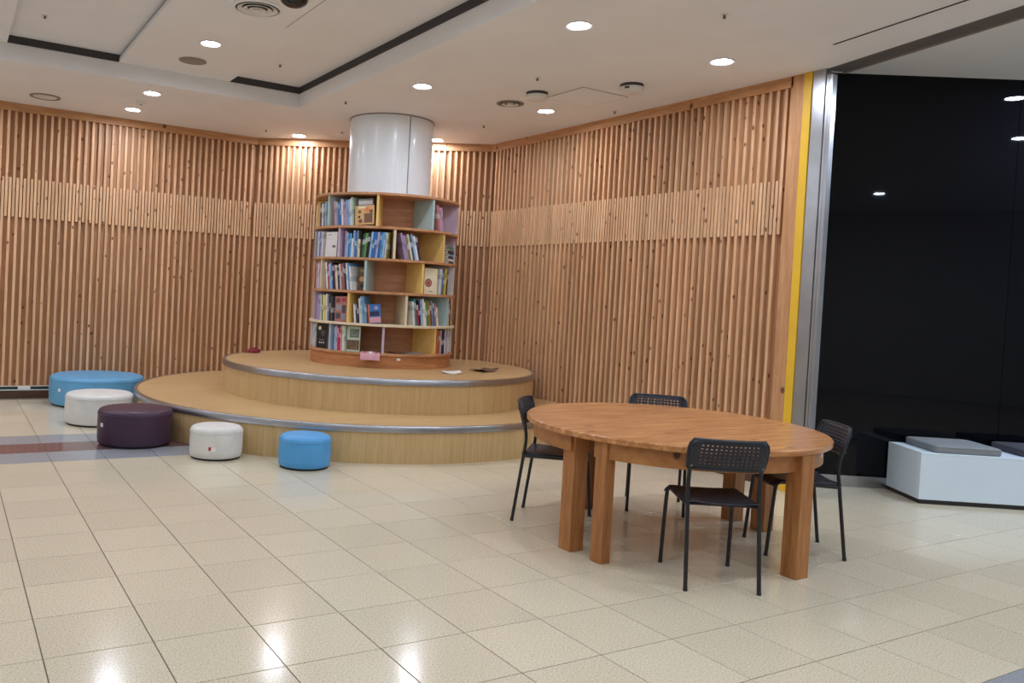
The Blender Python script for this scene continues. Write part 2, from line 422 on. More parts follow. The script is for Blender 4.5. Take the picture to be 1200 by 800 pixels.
# ------------------------------------------------------------------ ceiling
TX0, TX1, TY0, TY1 = -3.6, 3.245, 1.2, 8.325     # raised tray
RA, RB = Vector((5.965, 4.06)), Vector((5.965 - 0.34 * 6.94, 4.06 - 1.45 * 6.94))   # shutter rail line
cl = tag(MB().prism([(X0, TY1), (6.02, TY1), (6.02, 10.5), (X0, 10.5)], ZC, ZC + 0.02)
         .prism([(TX1, TY0), (RA.x + (TY0 - RA.y) * 0.34 / 1.45, TY0), (RA.x, RA.y), (6.02, 4.06), (6.02, TY1), (TX1, TY1)], ZC, ZC + 0.02)
         .prism([(X0, Y0), (RB.x, Y0), (RA.x + (TY0 - RA.y) * 0.34 / 1.45, TY0), (X0, TY0)], ZC, ZC + 0.02)
         .box(X0, TX0, TY0, TY1, ZC, ZC + 0.02)
         # upstands of the tray and its top
         .box(TX0, TX1 + 0.02, TY1, TY1 + 0.02, ZC + 0.02, ZU).box(TX1, TX1 + 0.02, TY0, TY1, ZC + 0.02, ZU)
         .box(TX0 - 0.02, TX0, TY0, TY1, ZC + 0.02, ZU).box(TX0, TX1, TY0 - 0.02, TY0, ZC + 0.02, ZU)
         .box(TX0 - 0.02, TX1 + 0.02, TY0 - 0.02, TY1 + 0.02, ZU, ZU + 0.02)
         .build('ceiling', 'ceiling'), 'off-white ceiling with a raised tray of panels', kind='structure')
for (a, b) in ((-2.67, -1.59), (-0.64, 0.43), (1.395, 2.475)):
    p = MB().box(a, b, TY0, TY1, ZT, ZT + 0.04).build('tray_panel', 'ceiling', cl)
    MB().box(a + 0.02, b - 0.02, TY0, TY1, ZT + 0.04, ZU).build('panel_gap', 'black_gap', p)  # solid black block paints the shaded gap over the panel
for (a, b) in ((-1.59, -0.64), (0.43, 1.395), (2.475, TX1)):
    MB().box(a, b, TY1 - 0.012, TY1 - 0.0005, ZT + 0.002, ZU - 0.001).build('painted_gap_shade', 'slot', cl)  # dark strip painting the shade in the gap above the upstand
MB().box(TX1 - 0.012, TX1 - 0.0005, TY0, TY1 - 0.012, ZT + 0.002, ZU - 0.001).build('painted_gap_shade', 'slot', cl)  # same painted gap shade along the side upstand
MB().box(2.31, 2.316, 4.5, 6.3, ZT - 0.0015, ZT).build('panel_seam', 'grey_plastic', cl)
# thin black slot in the low ceiling beside the rail
sd = Vector((-0.18, -0.96)).normalized(); sa = Vector((5.43, 3.68)); sb = sa + sd * 4.5; sn = Vector((-sd.y, sd.x)) * 0.009
MB().prism([tuple(sa - sn), tuple(sa + sn), tuple(sb + sn), tuple(sb - sn)], ZC - 0.002, ZC).build('slot_line', 'black_gap', cl)
# ceiling over the glazed side
tag(MB().box(3.4, X1, Y0, 4.75, ZO, ZO + 0.02).build('ceiling_glazed_side', 'ceiling_o'), 'pale ceiling strip over the white bench', kind='structure')
# steel shutter rail
rd = (RB - RA).normalized(); rn = Vector((-rd.y, rd.x))
if rn.x < 0: rn = -rn
def strip(o0, o1, z0, z1):
    a, b = RA, RB
    return MB().prism([tuple(a + rn * o0), tuple(a + rn * o1), tuple(b + rn * o1), tuple(b + rn * o0)], z0, z1)
rl = tag(strip(-0.03, 0.0, ZC - 0.006, ZO).build('trim_3', 'steel_dark'), 'dark steel shutter rail running along the ceiling edge', kind='structure')
strip(0.0, 0.13, ZC - 0.004, ZO).build('rail_channel', 'steel_dark', rl)
strip(0.13, 0.15, ZC - 0.014, ZO).build('rail_edge', 'grey_plastic', rl)
strip(0.16, 0.182, ZC + 0.0, ZO).build('rail_gap', 'black_gap', rl)

# ------------------------------------------------------------------ glazing
GD = Vector((0.845, -0.535)).normalized(); GN = Vector((-GD.y, GD.x))      # GN points outwards
if GN.y < 0: GN = -GN
GP = Vector((6.9, 3.965))
def gpt(t, o): p = GP + GD * t + GN * o; return (p.x, p.y)
win = tag(MB().prism([gpt(-1.1, 0.0), gpt(5.6, 0.0), gpt(5.6, 0.06), gpt(-1.1, 0.06)], 0, 0.092).build('window_1', 'steel', bevel=0.003), 'tall dark night-time glazing with a steel sill', kind='structure')
for a in (-1.1, 0.9, 2.45, 4.0):
    b = min(a + 1.55, 5.6) if a > 0 else 0.9
    MB().prism([gpt(a + 0.002, 0.012), gpt(b - 0.002, 0.012), gpt(b - 0.002, 0.03), gpt(a + 0.002, 0.03)], 0.092, ZO).build('glass_pane', 'glass', win)
MB().prism([gpt(-1.1, 0.031), gpt(5.6, 0.031), gpt(5.6, 0.05), gpt(-1.1, 0.05)], 0.092, ZO).build('glass_backing', 'black_gap', win)

# ------------------------------------------------------------------ ceiling fittings
def downlight_tree():
    r = empty('downlight')
    MB().lathe([(0.072, 0.0), (0.094, 0.0), (0.096, -0.004), (0.090, -0.008), (0.074, -0.005)], 40).build('trim_ring', 'lamp_trim', r, smooth=True)
    n = 40
    MB().add([(0.073 * cos(2 * PI * i / n), 0.073 * sin(2 * PI * i / n), -0.003) for i in range(n)], [tuple(range(n))]).build('lens', 'lens', r)
    return r
DL = downlight_tree(); dl_used = [False]
def downlight(x, y, z, label, group='recessed ceiling downlights', cool=False):
    o = DL if not dl_used[0] else copy_tree(DL)
    dl_used[0] = True
    o.location = (x, y, z); tag(o, label, 'downlight', group)
    if cool:
        ln = [c for c in o.children if c.name.startswith('lens')][0]
        ln.data = ln.data.copy(); ln.data.materials[0] = M['lens_cool']
downlight(1.943, 7.127, ZT, 'lit round downlight in the raised tray panel beside the round vent')
downlight(1.80, 8.74, ZC, 'lit round downlight between the raised tray and a small sensor')
downlight(1.80, 9.72, ZC, 'lit round downlight grazing the slatted wall above the white stool')
downlight(3.835, 9.79, ZC, 'lit round downlight grazing the wall at its bend')
downlight(5.245, 8.77, ZC, 'lit round downlight half hidden behind the white column')
downlight(3.785, 6.635, ZC, 'lit round downlight above the front of the bookcase platform')
downlight(5.243, 6.645, ZC, 'lit round downlight next to the square ceiling hatch')
downlight(3.777, 4.475, ZC, 'lit round downlight above the round wooden table, apart from the wall')
downlight(5.179, 4.432, ZC, 'lit round downlight by the yellow post')
for (x, y) in ((-0.2, 9.72), (-2.2, 9.72), (-0.2, 8.74), (-2.2, 8.74), (-4.4, 8.74)):
    downlight(x, y, ZC, 'round downlight along the slatted wall past the stools')
for (x, y) in ((-0.1, 7.127), (-2.13, 7.127), (-0.1, 4.6), (-2.13, 4.6), (1.943, 4.6), (-0.1, 2.2), (1.943, 2.2)):
    downlight(x, y, ZT, 'round downlight in the raised tray over the open floor')
for (x, y) in ((3.78, 2.25), (4.75, 2.25), (3.2, 0.1), (4.3, 0.1), (1.8, 0.1), (-0.2, 0.1), (-2.2, 0.1), (1.8, -2.2), (-0.4, -2.2), (3.3, -2.2), (-4.4, 4.6), (-4.4, 0.1)):
    downlight(x, y, ZC, 'round downlight in the low ceiling over the open floor')
for (x, y) in ((7.63, 2.85), (7.72, 0.9), (6.0, -3.3), (9.6, 0.9)):
    downlight(x, y, ZO, 'round downlight in the pale ceiling over the bench', cool=True)

def fit(name, label, cat, loc, parts, group=None):
    r = empty(name, loc); tag(r, label, cat, group)
    for nm, prof, mat in parts:
        MB().lathe(prof, 40).build(nm, mat, r, smooth=True)
    return r
def disc(r, z0, z1): return [(0.0005, z0), (r, z0), (r, z1), (0.0005, z1)]
# round air diffuser in the tray panel
fit('air_diffuser', 'white round air diffuser with concentric rings in tray panel', 'air vent', (1.971, 5.99, ZT), [
    ('rim', [(0.165, 0), (0.188, 0), (0.192, -0.006), (0.165, -0.014)], 'ceiling'),
    ('dark_gap', disc(0.165, -0.002, 0.0), 'dark_plastic'),
    ('ring', [(0.12, -0.003), (0.15, -0.016), (0.144, -0.018), (0.115, -0.006)], 'plastic_white'),
    ('ring', [(0.08, -0.003), (0.11, -0.020), (0.104, -0.022), (0.075, -0.006)], 'plastic_white'),
    ('ring', [(0.04, -0.003), (0.07, -0.024), (0.064, -0.026), (0.036, -0.006)], 'plastic_white'),
    ('hub', disc(0.027, -0.026, -0.003), 'plastic_white')])
fit('air_diffuser', 'flat white air ring with a grey edge near left slats', 'air vent', (0.891, 9.732, ZC), [
    ('rim', [(0.125, 0), (0.155, 0), (0.155, -0.01), (0.13, -0.012)], 'grey_plastic'),
    ('plate', disc(0.118, -0.008, 0), 'plastic_white')])
fit('ceiling_speaker', 'flat grey round speaker grille on the tray panel', 'speaker', (1.959, 7.778, ZT), [
    ('grille', [(0.0005, -0.006), (0.105, -0.006), (0.118, -0.002), (0.118, 0), (0.0005, 0)], 'grey_plastic'),
    ('rim', [(0.112, 0), (0.126, 0), (0.126, -0.006), (0.112, -0.007)], 'grey_plastic')])
fit('air_diffuser', 'small round vent with dark rings beside the hatch downlight', 'air vent', (4.78, 6.625, ZC), [
    ('rim', [(0.105, 0), (0.135, 0), (0.135, -0.008), (0.11, -0.010)], 'grey_plastic'),
    ('dark_gap', disc(0.105, -0.002, 0), 'dark_plastic'),
    ('ring', [(0.06, -0.003), (0.085, -0.014), (0.08, -0.016), (0.055, -0.006)], 'plastic_white'),
    ('hub', disc(0.03, -0.014, -0.003), 'plastic_white')])
def puck(x, y, label):
    r = fit('smoke_detector', label, 'detector', (x, y, ZC), [
        ('mount', disc(0.10, -0.022, 0), 'dark_plastic'),
        ('body', [(0.0005, -0.074), (0.075, -0.074), (0.095, -0.066), (0.102, -0.05), (0.102, -0.026), (0.09, -0.022), (0.0005, -0.022)], 'plastic_white')], 'puck detectors near the hatch')
    return r
puck(4.72, 6.13, 'white puck detector between the small vent and the hatch')
p2 = puck(5.16, 5.37, 'white puck detector with a dark window beside the slatted wall')
MB().box(-0.05, -0.012, -0.1045, -0.085, -0.052, -0.036).build('window', 'dark_plastic', p2, rot=(0, 0, R(-48)))
hp = [(4.915, 5.68), (5.44, 5.74), (5.42, 6.28), (4.90, 6.15)]
hp = [(4.90, 5.70), (5.43, 5.70), (5.43, 6.23), (4.90, 6.23)]
h_ = tag(MB().box(hp[0][0], hp[1][0], hp[0][1], hp[2][1], ZC - 0.004, ZC).build('ceiling_hatch', 'ceiling'), 'square flush access hatch in the ceiling by the detectors', 'hatch')
for (a, b, c, d) in ((hp[0][0] - .006, hp[1][0] + .006, hp[0][1] - .006, hp[0][1]), (hp[0][0] - .006, hp[1][0] + .006, hp[2][1], hp[2][1] + .006), (hp[0][0] - .006, hp[0][0], hp[0][1], hp[2][1]), (hp[1][0], hp[1][0] + .006, hp[0][1], hp[2][1])):
    MB().box(a, b, c, d, ZC - 0.003, ZC).build('edge_gap', 'grey_plastic', h_)
dc = empty('dome_camera', (2.115, 5.62, ZT)); tag(dc, 'black glossy dome camera beside the round air diffuser', 'camera')
MB().lathe([(0.0005, 0), (0.11, 0), (0.11, -0.012), (0.0005, -0.012)], 36).build('base', 'plastic_white', dc, smooth=True)
MB().lathe([(0.0005, -0.07)] + [(0.1 * sin(a), -0.012 - 0.058 * cos(a)) for a in [PI / 2 * k / 8 for k in range(1, 9)]] + [(0.0005, -0.012)], 36).build('dome', 'dome_black', dc, smooth=True)
for (x, y, z, l) in ((4.40, 5.72, ZC, 'tiny sprinkler head near the puck detectors'), (5.183, 7.66, ZC, 'tiny sprinkler head right of the white column'), (3.50, 7.69, ZC, 'tiny sprinkler head left of the white column'),
                     (3.381, 9.727, ZC, 'tiny sprinkler head by the bend of the slatted wall'), (4.132, 9.138, ZC, 'tiny sprinkler head close behind the column'), (4.362, 3.735, ZC, 'tiny sprinkler head above the round table'),
                     (5.74, 6.19, ZC, 'tiny sprinkler head by the long slatted wall'), (0.66, 7.5, ZU, 'tiny sprinkler head in the tray recess'), (2.75, 7.6, ZU, 'tiny sprinkler head in the recess near the column')):
    fit('sprinkler_head', l, 'sprinkler', (x, y, z), [('escutcheon', disc(0.028, -0.004, 0), 'plastic_white'), ('nozzle', [(0.0005, -0.026), (0.012, -0.026), (0.009, -0.012), (0.008, -0.004), (0.0005, -0.004)], 'steel_dark')], 'sprinkler heads')
fit('ceiling_sensor', 'small white sensor between two downlights by the left wall', 'sensor', (1.79, 9.23, ZC), [('body', [(0.0005, -0.03), (0.03, -0.03), (0.045, -0.012), (0.045, 0), (0.0005, 0)], 'plastic_white'), ('eye', disc(0.012, -0.034, -0.03), 'dark_plastic')])

# ------------------------------------------------------------------ stepped platform
PC1, PR1, PZ1 = (4.105, 8.223), 2.41, 0.315
PC2, PR2, PZ2 = (4.284, 8.142), 1.72, 0.635
un_ = Vector((CYR - KY, -(CXR - KX)))  # placeholder direction of the middle wall normal
dmid = (Vector((CXR, CYR)) - Vector((KX, KY))).normalized(); nmid = Vector((-dmid.y, dmid.x))   # outward
E_ = 0.004
def inside(x, y, e=E_):
    return y < KY - e and x < CXR - e and (Vector((x, y)) - Vector((KX, KY))).dot(nmid) < -e
def clip(poly, n, c):
    out = []
    for i in range(len(poly)):
        a, b = poly[i], poly[(i + 1) % len(poly)]
        da = a[0] * n[0] + a[1] * n[1] - c; db = b[0] * n[0] + b[1] * n[1] - c
        if da <= 0: out.append(a)
        if (da < 0) != (db < 0) and da != db:
            t = da / (da - db); out.append((a[0] + (b[0] - a[0]) * t, a[1] + (b[1] - a[1]) * t))
    return out
def clipped_disc(c, r, n=160):
    p = [(c[0] + r * cos(2 * PI * i / n), c[1] + r * sin(2 * PI * i / n)) for i in range(n)]
    p = clip(p, (0, 1), KY - E_); p = clip(p, (1, 0), CXR - E_)
    return clip(p, tuple(nmid), nmid.dot(Vector((KX, KY))) - E_)
def arc_range(c, r):
    ok = [inside(c[0] + r * cos(R(a)), c[1] + r * sin(R(a))) for a in range(720)]
    best = (0, 0); a = 0
    while a < 720:
        if ok[a]:
            b = a
            while b < 719 and ok[b + 1]: b += 1
            if b - a > best[1] - best[0]: best = (a, b)
            a = b + 1
        else: a += 1
    a, b = best
    return (0, 360) if b - a >= 360 else (a, b)
plat = empty('stepped_platform', (PC1[0], PC1[1], 0)); tag(plat, 'round two-step wood-look platform with metal nosing under the bookcase', 'platform')
off = (-PC1[0], -PC1[1])
def plat_part(name, mb, mat, smooth=False):
    mb.v = [(x + off[0], y + off[1], z) for x, y, z in mb.v]
    return mb.build(name, mat, plat, smooth)
for (c, r, z0, z1) in ((PC1, PR1, 0.0, PZ1), (PC2, PR2, PZ1, PZ2)):
    plat_part('riser', MB().prism(clipped_disc(c, r - 0.012), z0, z1 - 0.004), 'vinyl_riser', True)
    plat_part('tread', MB().prism(clipped_disc(c, r - 0.032), z1 - 0.004, z1), 'vinyl_tread')
    a, b = arc_range(c, r + 0.004)
    prof = [(r - 0.036, z1 - 0.002), (r - 0.012, z1 - 0.003), (r - 0.011, z1 - 0.052), (r + 0.002, z1 - 0.052), (r + 0.003, z1 - 0.008), (r - 0.003, z1 + 0.003), (r - 0.034, z1 + 0.003)]
    plat_part('nosing', MB().lathe(prof, 160, c[0], c[1], R(a + 0.5), R(b - 0.5)), 'alu', True)

# ------------------------------------------------------------------ column and round bookcase
BC = (4.33, 8.23)
ZSH = [2.451, 2.104, 1.774, 1.430, 1.093, 0.791]     # tops of the boards, top one first
col = empty('round_column', (*BC, PZ2 + 0.0006)); tag(col, 'round white panelled column rising from the bookcase to the ceiling', 'column')
azc = R(27.75); TOC = Vector((-sin(azc), -cos(azc))); RGT = Vector((cos(azc), -sin(azc)))
def bang(th): # world polar angle around the column for bookcase angle th (0 = towards the open hall)
    v = TOC * cos(R(th)) + RGT * sin(R(th)); return math.atan2(v.y, v.x)
CR = 0.465
seams = [25, 25 + 120, 25 - 120]
for k in range(3):
    a0, a1 = bang(seams[k] + 0.9), bang(seams[k] + 120 - 0.9)
    if a1 < a0: a1 += 2 * PI
    MB().lathe([(CR - 0.02, 0.0), (CR, 0.0), (CR, ZC - PZ2 - 0.006), (CR - 0.02, ZC - PZ2 - 0.006)], 40, 0, 0, a0, a1).build('panel', 'column', col, smooth=True)
MB().lathe([(0.0005, 0), (CR - 0.022, 0), (CR - 0.022, ZC - PZ2 - 0.001), (0.0005, ZC - PZ2 - 0.001)], 48).build('core', 'grey_plastic', col, smooth=True)
MB().lathe([(CR + 0.001, ZC - PZ2 - 0.012), (CR + 0.008, ZC - PZ2 - 0.012), (CR + 0.008, ZC - PZ2 - 0.001), (CR + 0.001, ZC - PZ2 - 0.001)], 60).build('top_ring', 'grey_plastic', col, smooth=True)

bk = empty('round_bookcase', (*BC, PZ2 + 0.0006)); tag(bk, 'round five-shelf bookcase wrapped around the white column', 'bookcase')
RI, RO = CR + 0.004, 0.80
z = lambda v: v - PZ2
MB().lathe([(RI, 0.0), (RO - 0.012, 0.0), (RO - 0.012, z(ZSH[5]) - 0.024), (RI, z(ZSH[5]) - 0.024)], 80).build('plinth', 'plinth', bk, smooth=True)
pl_l = bang(14); MB().box(-0.02, 0.02, -0.002, 0.002, -0.012, 0.012).build('label', 'paper', bk, loc=((RO - 0.011) * cos(pl_l), (RO - 0.011) * sin(pl_l), z(0.735)), rot=(0, 0, pl_l + PI / 2))
for i, zz in enumerate(ZSH):
    ro = RO + (0.018 if i == 4 else 0.006)
    t_ = 0.026
    MB().lathe([(RI, z(zz) - t_), (ro - 0.003, z(zz) - t_), (ro, z(zz) - t_ + 0.003), (ro, z(zz) - 0.003), (ro - 0.003, z(zz)), (RI, z(zz))], 96).build('shelf_board', 'cream_board' if i == 4 else 'shelf', bk, smooth=True)
for i in range(5):
    MB().lathe([(RI, z(ZSH[i + 1])), (RI + 0.012, z(ZSH[i + 1])), (RI + 0.012, z(ZSH[i]) - 0.026), (RI, z(ZSH[i]) - 0.026)], 64).build('back_panel', 'shelf_back', bk, smooth=True)
DIV = [  # per level: (angle, colour)
 [(-97.5, 'yellow'), (-52.5, 'green'), (-7.5, 'yellow'), (37.5, 'teal'), (82.5, 'purple'), (127.5, 'cream'), (172.5, 'blue'), (217.5, 'white')],
 [(-83.5, 'blue'), (-38.5, 'purple'), (6.5, 'cream'), (51.5, 'yellow'), (96.5, 'purple'), (141.5, 'teal'), (186.5, 'yellow'), (231.5, 'cream')],
 [(-104.5, 'white'), (-59.5, 'cream'), (-14.5, 'teal'), (30.5, 'yellow'), (75.5, 'white'), (120.5, 'purple'), (165.5, 'yellow'), (210.5, 'teal')],
 [(-72, 'purple'), (-27, 'yellow'), (18, 'cream'), (63, 'teal'), (108, 'white'), (153, 'yellow'), (198, 'purple'), (243, 'cream')],
 [(-88.5, 'white'), (-43.5, 'blue'), (1.5, 'purple'), (46.5, 'yellow'), (91.5, 'white'), (136.5, 'teal'), (181.5, 'yellow'), (226.5, 'purple')]]
for lv in range(5):
    z0, z1 = z(ZSH[lv + 1]), z(ZSH[lv]) - 0.026
    for th, c in DIV[lv]:
        MB().box(RI + 0.012, RO - 0.004, -0.0125, 0.0125, z0 + 0.0005, z1 - 0.0005).build('divider', c + '_board', bk, bevel=0.002, rot=(0, 0, bang(th)))

# ------------------------------------------------------------------ books
LEVN = ['top', 'second', 'third', 'fourth', 'bottom']
CN = {'yellow': 'yellow', 'green': 'pale green', 'teal': 'pale teal', 'purple': 'lilac', 'cream': 'cream', 'blue': 'pale blue', 'white': 'white'}
def comp_name(lv, th):
    for i in range(len(DIV[lv]) - 1):
        if DIV[lv][i][0] <= th < DIV[lv][i + 1][0]:
            return 'between %s and %s dividers' % (CN[DIV[lv][i][1]], CN[DIV[lv][i + 1][1]])
    return 'behind the column'
ROWBOOKS = []
def book_mesh(t, h, d, mat, name='book'):
    """spine at y=0 facing -y, thickness along x, standing on z=0"""
    b = 0.0022
    o = MB().box(-t / 2, -t / 2 + b, 0.0, d, 0, h).box(t / 2 - b, t / 2, 0.0, d, 0, h).box(-t / 2 + b, t / 2 - b, 0.0, b, 0, h).build(name, mat)
    MB().box(-t / 2 + b, t / 2 - b, b, d - 0.004, 0.003, h - 0.003).build('pages', 'pages', o)
    return o
def place_book(o, lv, base_xy, ang_in, lean, pivot_dx, zb):
    """ang_in: world angle of the local +y axis (pointing into the shelf). lean > 0 tips the top towards image right."""
    o.rotation_mode = 'XYZ'
    m_ = Matrix.Translation((base_xy[0], base_xy[1], zb)) @ Matrix.Rotation(ang_in - PI / 2, 4, 'Z') @ Matrix.Translation((pivot_dx, 0, 0)) @ Matrix.Rotation(lean, 4, 'Y') @ Matrix.Translation((-pivot_dx, 0, 0))
    o.matrix_world = m_
def clear(lv, thc, p, rad, tang, t, d, hh, le):
    sh = math.sin(le) * hh
    for s_ in (-t / 2, t / 2, -t / 2 + sh, t / 2 + sh):
        for q in (0, d):
            w_ = p + tang * s_ - rad * q - Vector(BC)
            for th, _c in DIV[lv]:
                if abs(th - thc) > 60: continue
                nrm = -TOC * sin(R(th)) + RGT * cos(R(th))
                dist = w_.dot(nrm) * (1 if thc > th else -1)
                if dist < 0.0135: return False
    return True
def cluster(lv, th0, th1, lean, cols, depth=0.2, rsp=0.775, yaw=None):
    """books standing in a row from angle th0 to th1, all parallel, spines on the rim of the shelf"""
    thc = (th0 + th1) / 2 if yaw is None else yaw; n = len(cols)
    s0 = rsp * sin(R(th0 - thc)); s1 = rsp * sin(R(th1 - thc)); step = (s1 - s0) / n
    rad = TOC * cos(R(thc)) + RGT * sin(R(thc)); tang = -TOC * sin(R(thc)) + RGT * cos(R(thc))
    ang_in = math.atan2(-rad.y, -rad.x); le = R(lean)
    for i, c in enumerate(cols):
        hh = random.uniform(0.245, 0.285)
        if isinstance(c, tuple): c, hh = c
        t = step * cos(le) - 0.0016
        hmax = (ZSH[lv] - 0.026 - ZSH[lv + 1] - 0.012 - abs(sin(le)) * t) / max(cos(le), .2)
        hh = min(hh, hmax)
        s_ = s0 + step * (i + 0.5)
        d = min(depth + random.uniform(-0.015, 0.01), 0.24)
        p = Vector(BC) + rad * (math.sqrt(rsp * rsp - s_ * s_) + random.uniform(-0.008, 0.004)) + tang * s_
        d = min(d, math.sqrt(max(0.0, rsp * rsp - s_ * s_)) - math.sqrt(max(0.0, (RI + 0.02) ** 2 - s_ * s_)) - 0.01)
        while d > 0.1 and not clear(lv, thc, p, rad, tang, t, d, hh, le): d -= 0.01
        if not clear(lv, thc, p, rad, tang, t, d, hh, le): print('TIGHT', lv, thc, i, c)
        o = book_mesh(t, hh, d, bookmat(c, True))
        place_book(o, lv, (p.x, p.y), ang_in, le, (t / 2 if lean > 0 else -t / 2), ZSH[lv + 1] + 0.0008)
        st = 'leaning' if abs(lean) > 4 else 'upright'
        tag(o, '%s %s book, %s shelf, %s' % (c, st, LEVN[lv], comp_name(lv, (th0 + th1) / 2)), 'book', 'books on the %s shelf of the round bookcase' % LEVN[lv])
        prev = cols[i - 1] if i > 0 else None; nxt = cols[i + 1] if i + 1 < n else None
        nb = [q[0] if isinstance(q, tuple) else q for q in (prev, nxt) if q]
        where = 'between %s and %s books' % tuple(nb) if len(nb) == 2 else 'ending the row beside a %s one' % nb[0]
        ROWBOOKS.append((o, '%s %s book %s on the %s shelf' % (c, st, where, LEVN[lv])))
def cover(lv, th, wd, ht_, thick, col, label, rsp=0.77, lean=0, yaw=0, back=5, deco=()):
    """a book standing with its front cover turned outwards; deco = flat printed shapes on the cover"""
    rad = TOC * cos(R(th)) + RGT * sin(R(th)); ang = math.atan2(rad.y, rad.x) + R(yaw)
    b = 0.0022
    o = MB().box(-wd / 2, wd / 2, 0, b, 0, ht_).box(-wd / 2, wd / 2, thick - b, thick, 0, ht_).box(-wd / 2, -wd / 2 + b, b, thick - b, 0, ht_).build('book', bookmat(col))
    MB().box(-wd / 2 + b, wd / 2 - 0.004, b, thick - b, 0.003, ht_ - 0.003).build('pages', 'pages', o)
    for kind, x, zz, a, c_, colr in deco:
        mb = MB()
        if kind == 'rect': mb.box(x - a / 2, x + a / 2, -0.0008, 0, zz - c_ / 2, zz + c_ / 2)
        elif kind == 'disc':
            n = 24; mb.add([(x + a * cos(2 * PI * i / n), -0.0009, zz + a * sin(2 * PI * i / n)) for i in range(n)], [tuple(range(n))])
        elif kind == 'ring':
            n = 24; mb.add([(x + q * cos(2 * PI * i / n), -0.0012, zz + q * sin(2 * PI * i / n)) for i in range(n) for q in (a, c_)], [(2 * i, 2 * i + 1, (2 * i + 3) % (2 * n), (2 * i + 2) % (2 * n)) for i in range(n)])
        mb.build('cover_print', bookmat(colr), o)
    p = Vector(BC) + rad * rsp
    m_ = Matrix.Translation((p.x, p.y, ZSH[lv + 1] + 0.001 + abs(math.sin(R(lean))) * wd / 2 + sin(R(back)) * thick)) @ Matrix.Rotation(ang + PI / 2, 4, 'Z') @ Matrix.Rotation(R(lean), 4, 'Y') @ Matrix.Rotation(R(-back), 4, 'X')
    o.matrix_world = m_
    tag(o, label, 'book', 'books on the %s shelf of the round bookcase' % LEVN[lv])
def flat_stack(lv, th, items, rsp=0.665):
    rad = TOC * cos(R(th)) + RGT * sin(R(th)); ang = math.atan2(rad.y, rad.x)
    zb = ZSH[lv + 1] + 0.0008
    for (wd, dp, t, c, yaw) in items:
        b = 0.002
        o = MB().box(-wd / 2, wd / 2, -dp / 2, dp / 2, 0, b).box(-wd / 2, wd / 2, -dp / 2, dp / 2, t - b, t).box(-wd / 2, wd / 2, -dp / 2, -dp / 2 + b, b, t - b).build('book', bookmat(c))
        MB().box(-wd / 2 + .003, wd / 2 - .003, -dp / 2 + b, dp / 2 - .004, b, t - b).build('pages', 'pages', o)
        p = Vector(BC) + rad * (rsp)
        o.matrix_world = Matrix.Translation((p.x, p.y, zb)) @ Matrix.Rotation(ang + PI / 2 + R(yaw), 4, 'Z')
        tag(o, '%s book lying flat, %s shelf, %s' % (c, LEVN[lv], comp_name(lv, th)), 'book', 'books lying flat in the bookcase')
        zb += t + 0.0006
# top shelf
cluster(0, -70, -58, -4, ['navy', 'white', 'steel grey', 'light blue'])
cluster(0, -46, -26.5, -6, ['pink', 'lilac', ('steel grey', .25), 'blue', 'blue', 'white', 'lilac', 'pink', 'sky blue', 'light blue', 'white', ('pale green', .295)])
cover(0, -17.6, 0.165, 0.28, 0.012, 'grey', 'tall grey picture book with its cover showing, leaning on the top shelf', 0.735, -4, back=3, deco=(('rect', 0.0, .24, .15, .04, 'white'), ('rect', 0, .15, .14, .10, 'steel grey')))
cover(0, -17.5, 0.21, 0.205, 0.010, 'tan', 'tan picture book with brown animal print on the top shelf', 0.775, -5, back=9, deco=(('disc', -.055, .14, .018, 0, 'brown'), ('disc', -.06, .085, .014, 0, 'black'), ('disc', -.045, .04, .022, 0, 'brown'), ('rect', .04, .07, .09, .10, 'brown'), ('disc', .03, .16, .025, 0, 'orange'), ('disc', .07, .14, .02, 0, 'brown'), ('rect', -.03, .185, .08, .02, 'cream')))
cluster(0, 44, 52, -8, ['rose', 'lilac', 'pink'])
# second shelf
cluster(1, -76, -61, 0, ['lavender', 'white', 'blue', 'lavender', 'white'])
cover(1, -50, 0.20, 0.265, 0.02, 'white', 'wide white book with small dark mark facing out on second shelf', 0.765, 0, back=2, deco=(('rect', .05, .11, .05, .022, 'dark grey'), ('rect', -.04, .235, .07, .008, 'grey')))
cluster(1, -33.6, -20.5, 0, ['lilac', 'light blue', 'blue', 'sky blue', ('white', .2), 'light blue', 'blue', 'steel grey', ('cream', .19)], yaw=-16)
cluster(1, -19.5, -13.5, 5, ['dark green', 'green', 'black'], yaw=-16)
cluster(1, -13, -1.5, 5, [('light blue', .27), ('blue', .27), ('blue', .27), ('lavender', .27), ('blue', .27), ('sky blue', .27), ('light blue', .27)], yaw=-16)
cluster(1, -1.2, 0.9, 4, [('white', .27), ('olive', .27)], yaw=-16)
cluster(1, 15.5, 29, -14, ['lilac', 'lilac', 'olive', ('white', .27), ('dark grey', .26), 'light blue', ('white', .26), 'navy'])
flat_stack(1, 71, [(.24, .2, .03, 'dark green', 2), (.24, .2, .022, 'white', -2), (.23, .19, .03, 'navy', 1), (.23, .2, .02, 'sky blue', 2), (.22, .19, .035, 'black', -2), (.23, .2, .02, 'teal', 2), (.22, .18, .022, 'green', -3), (.2, .18, .02, 'steel grey', 2)])
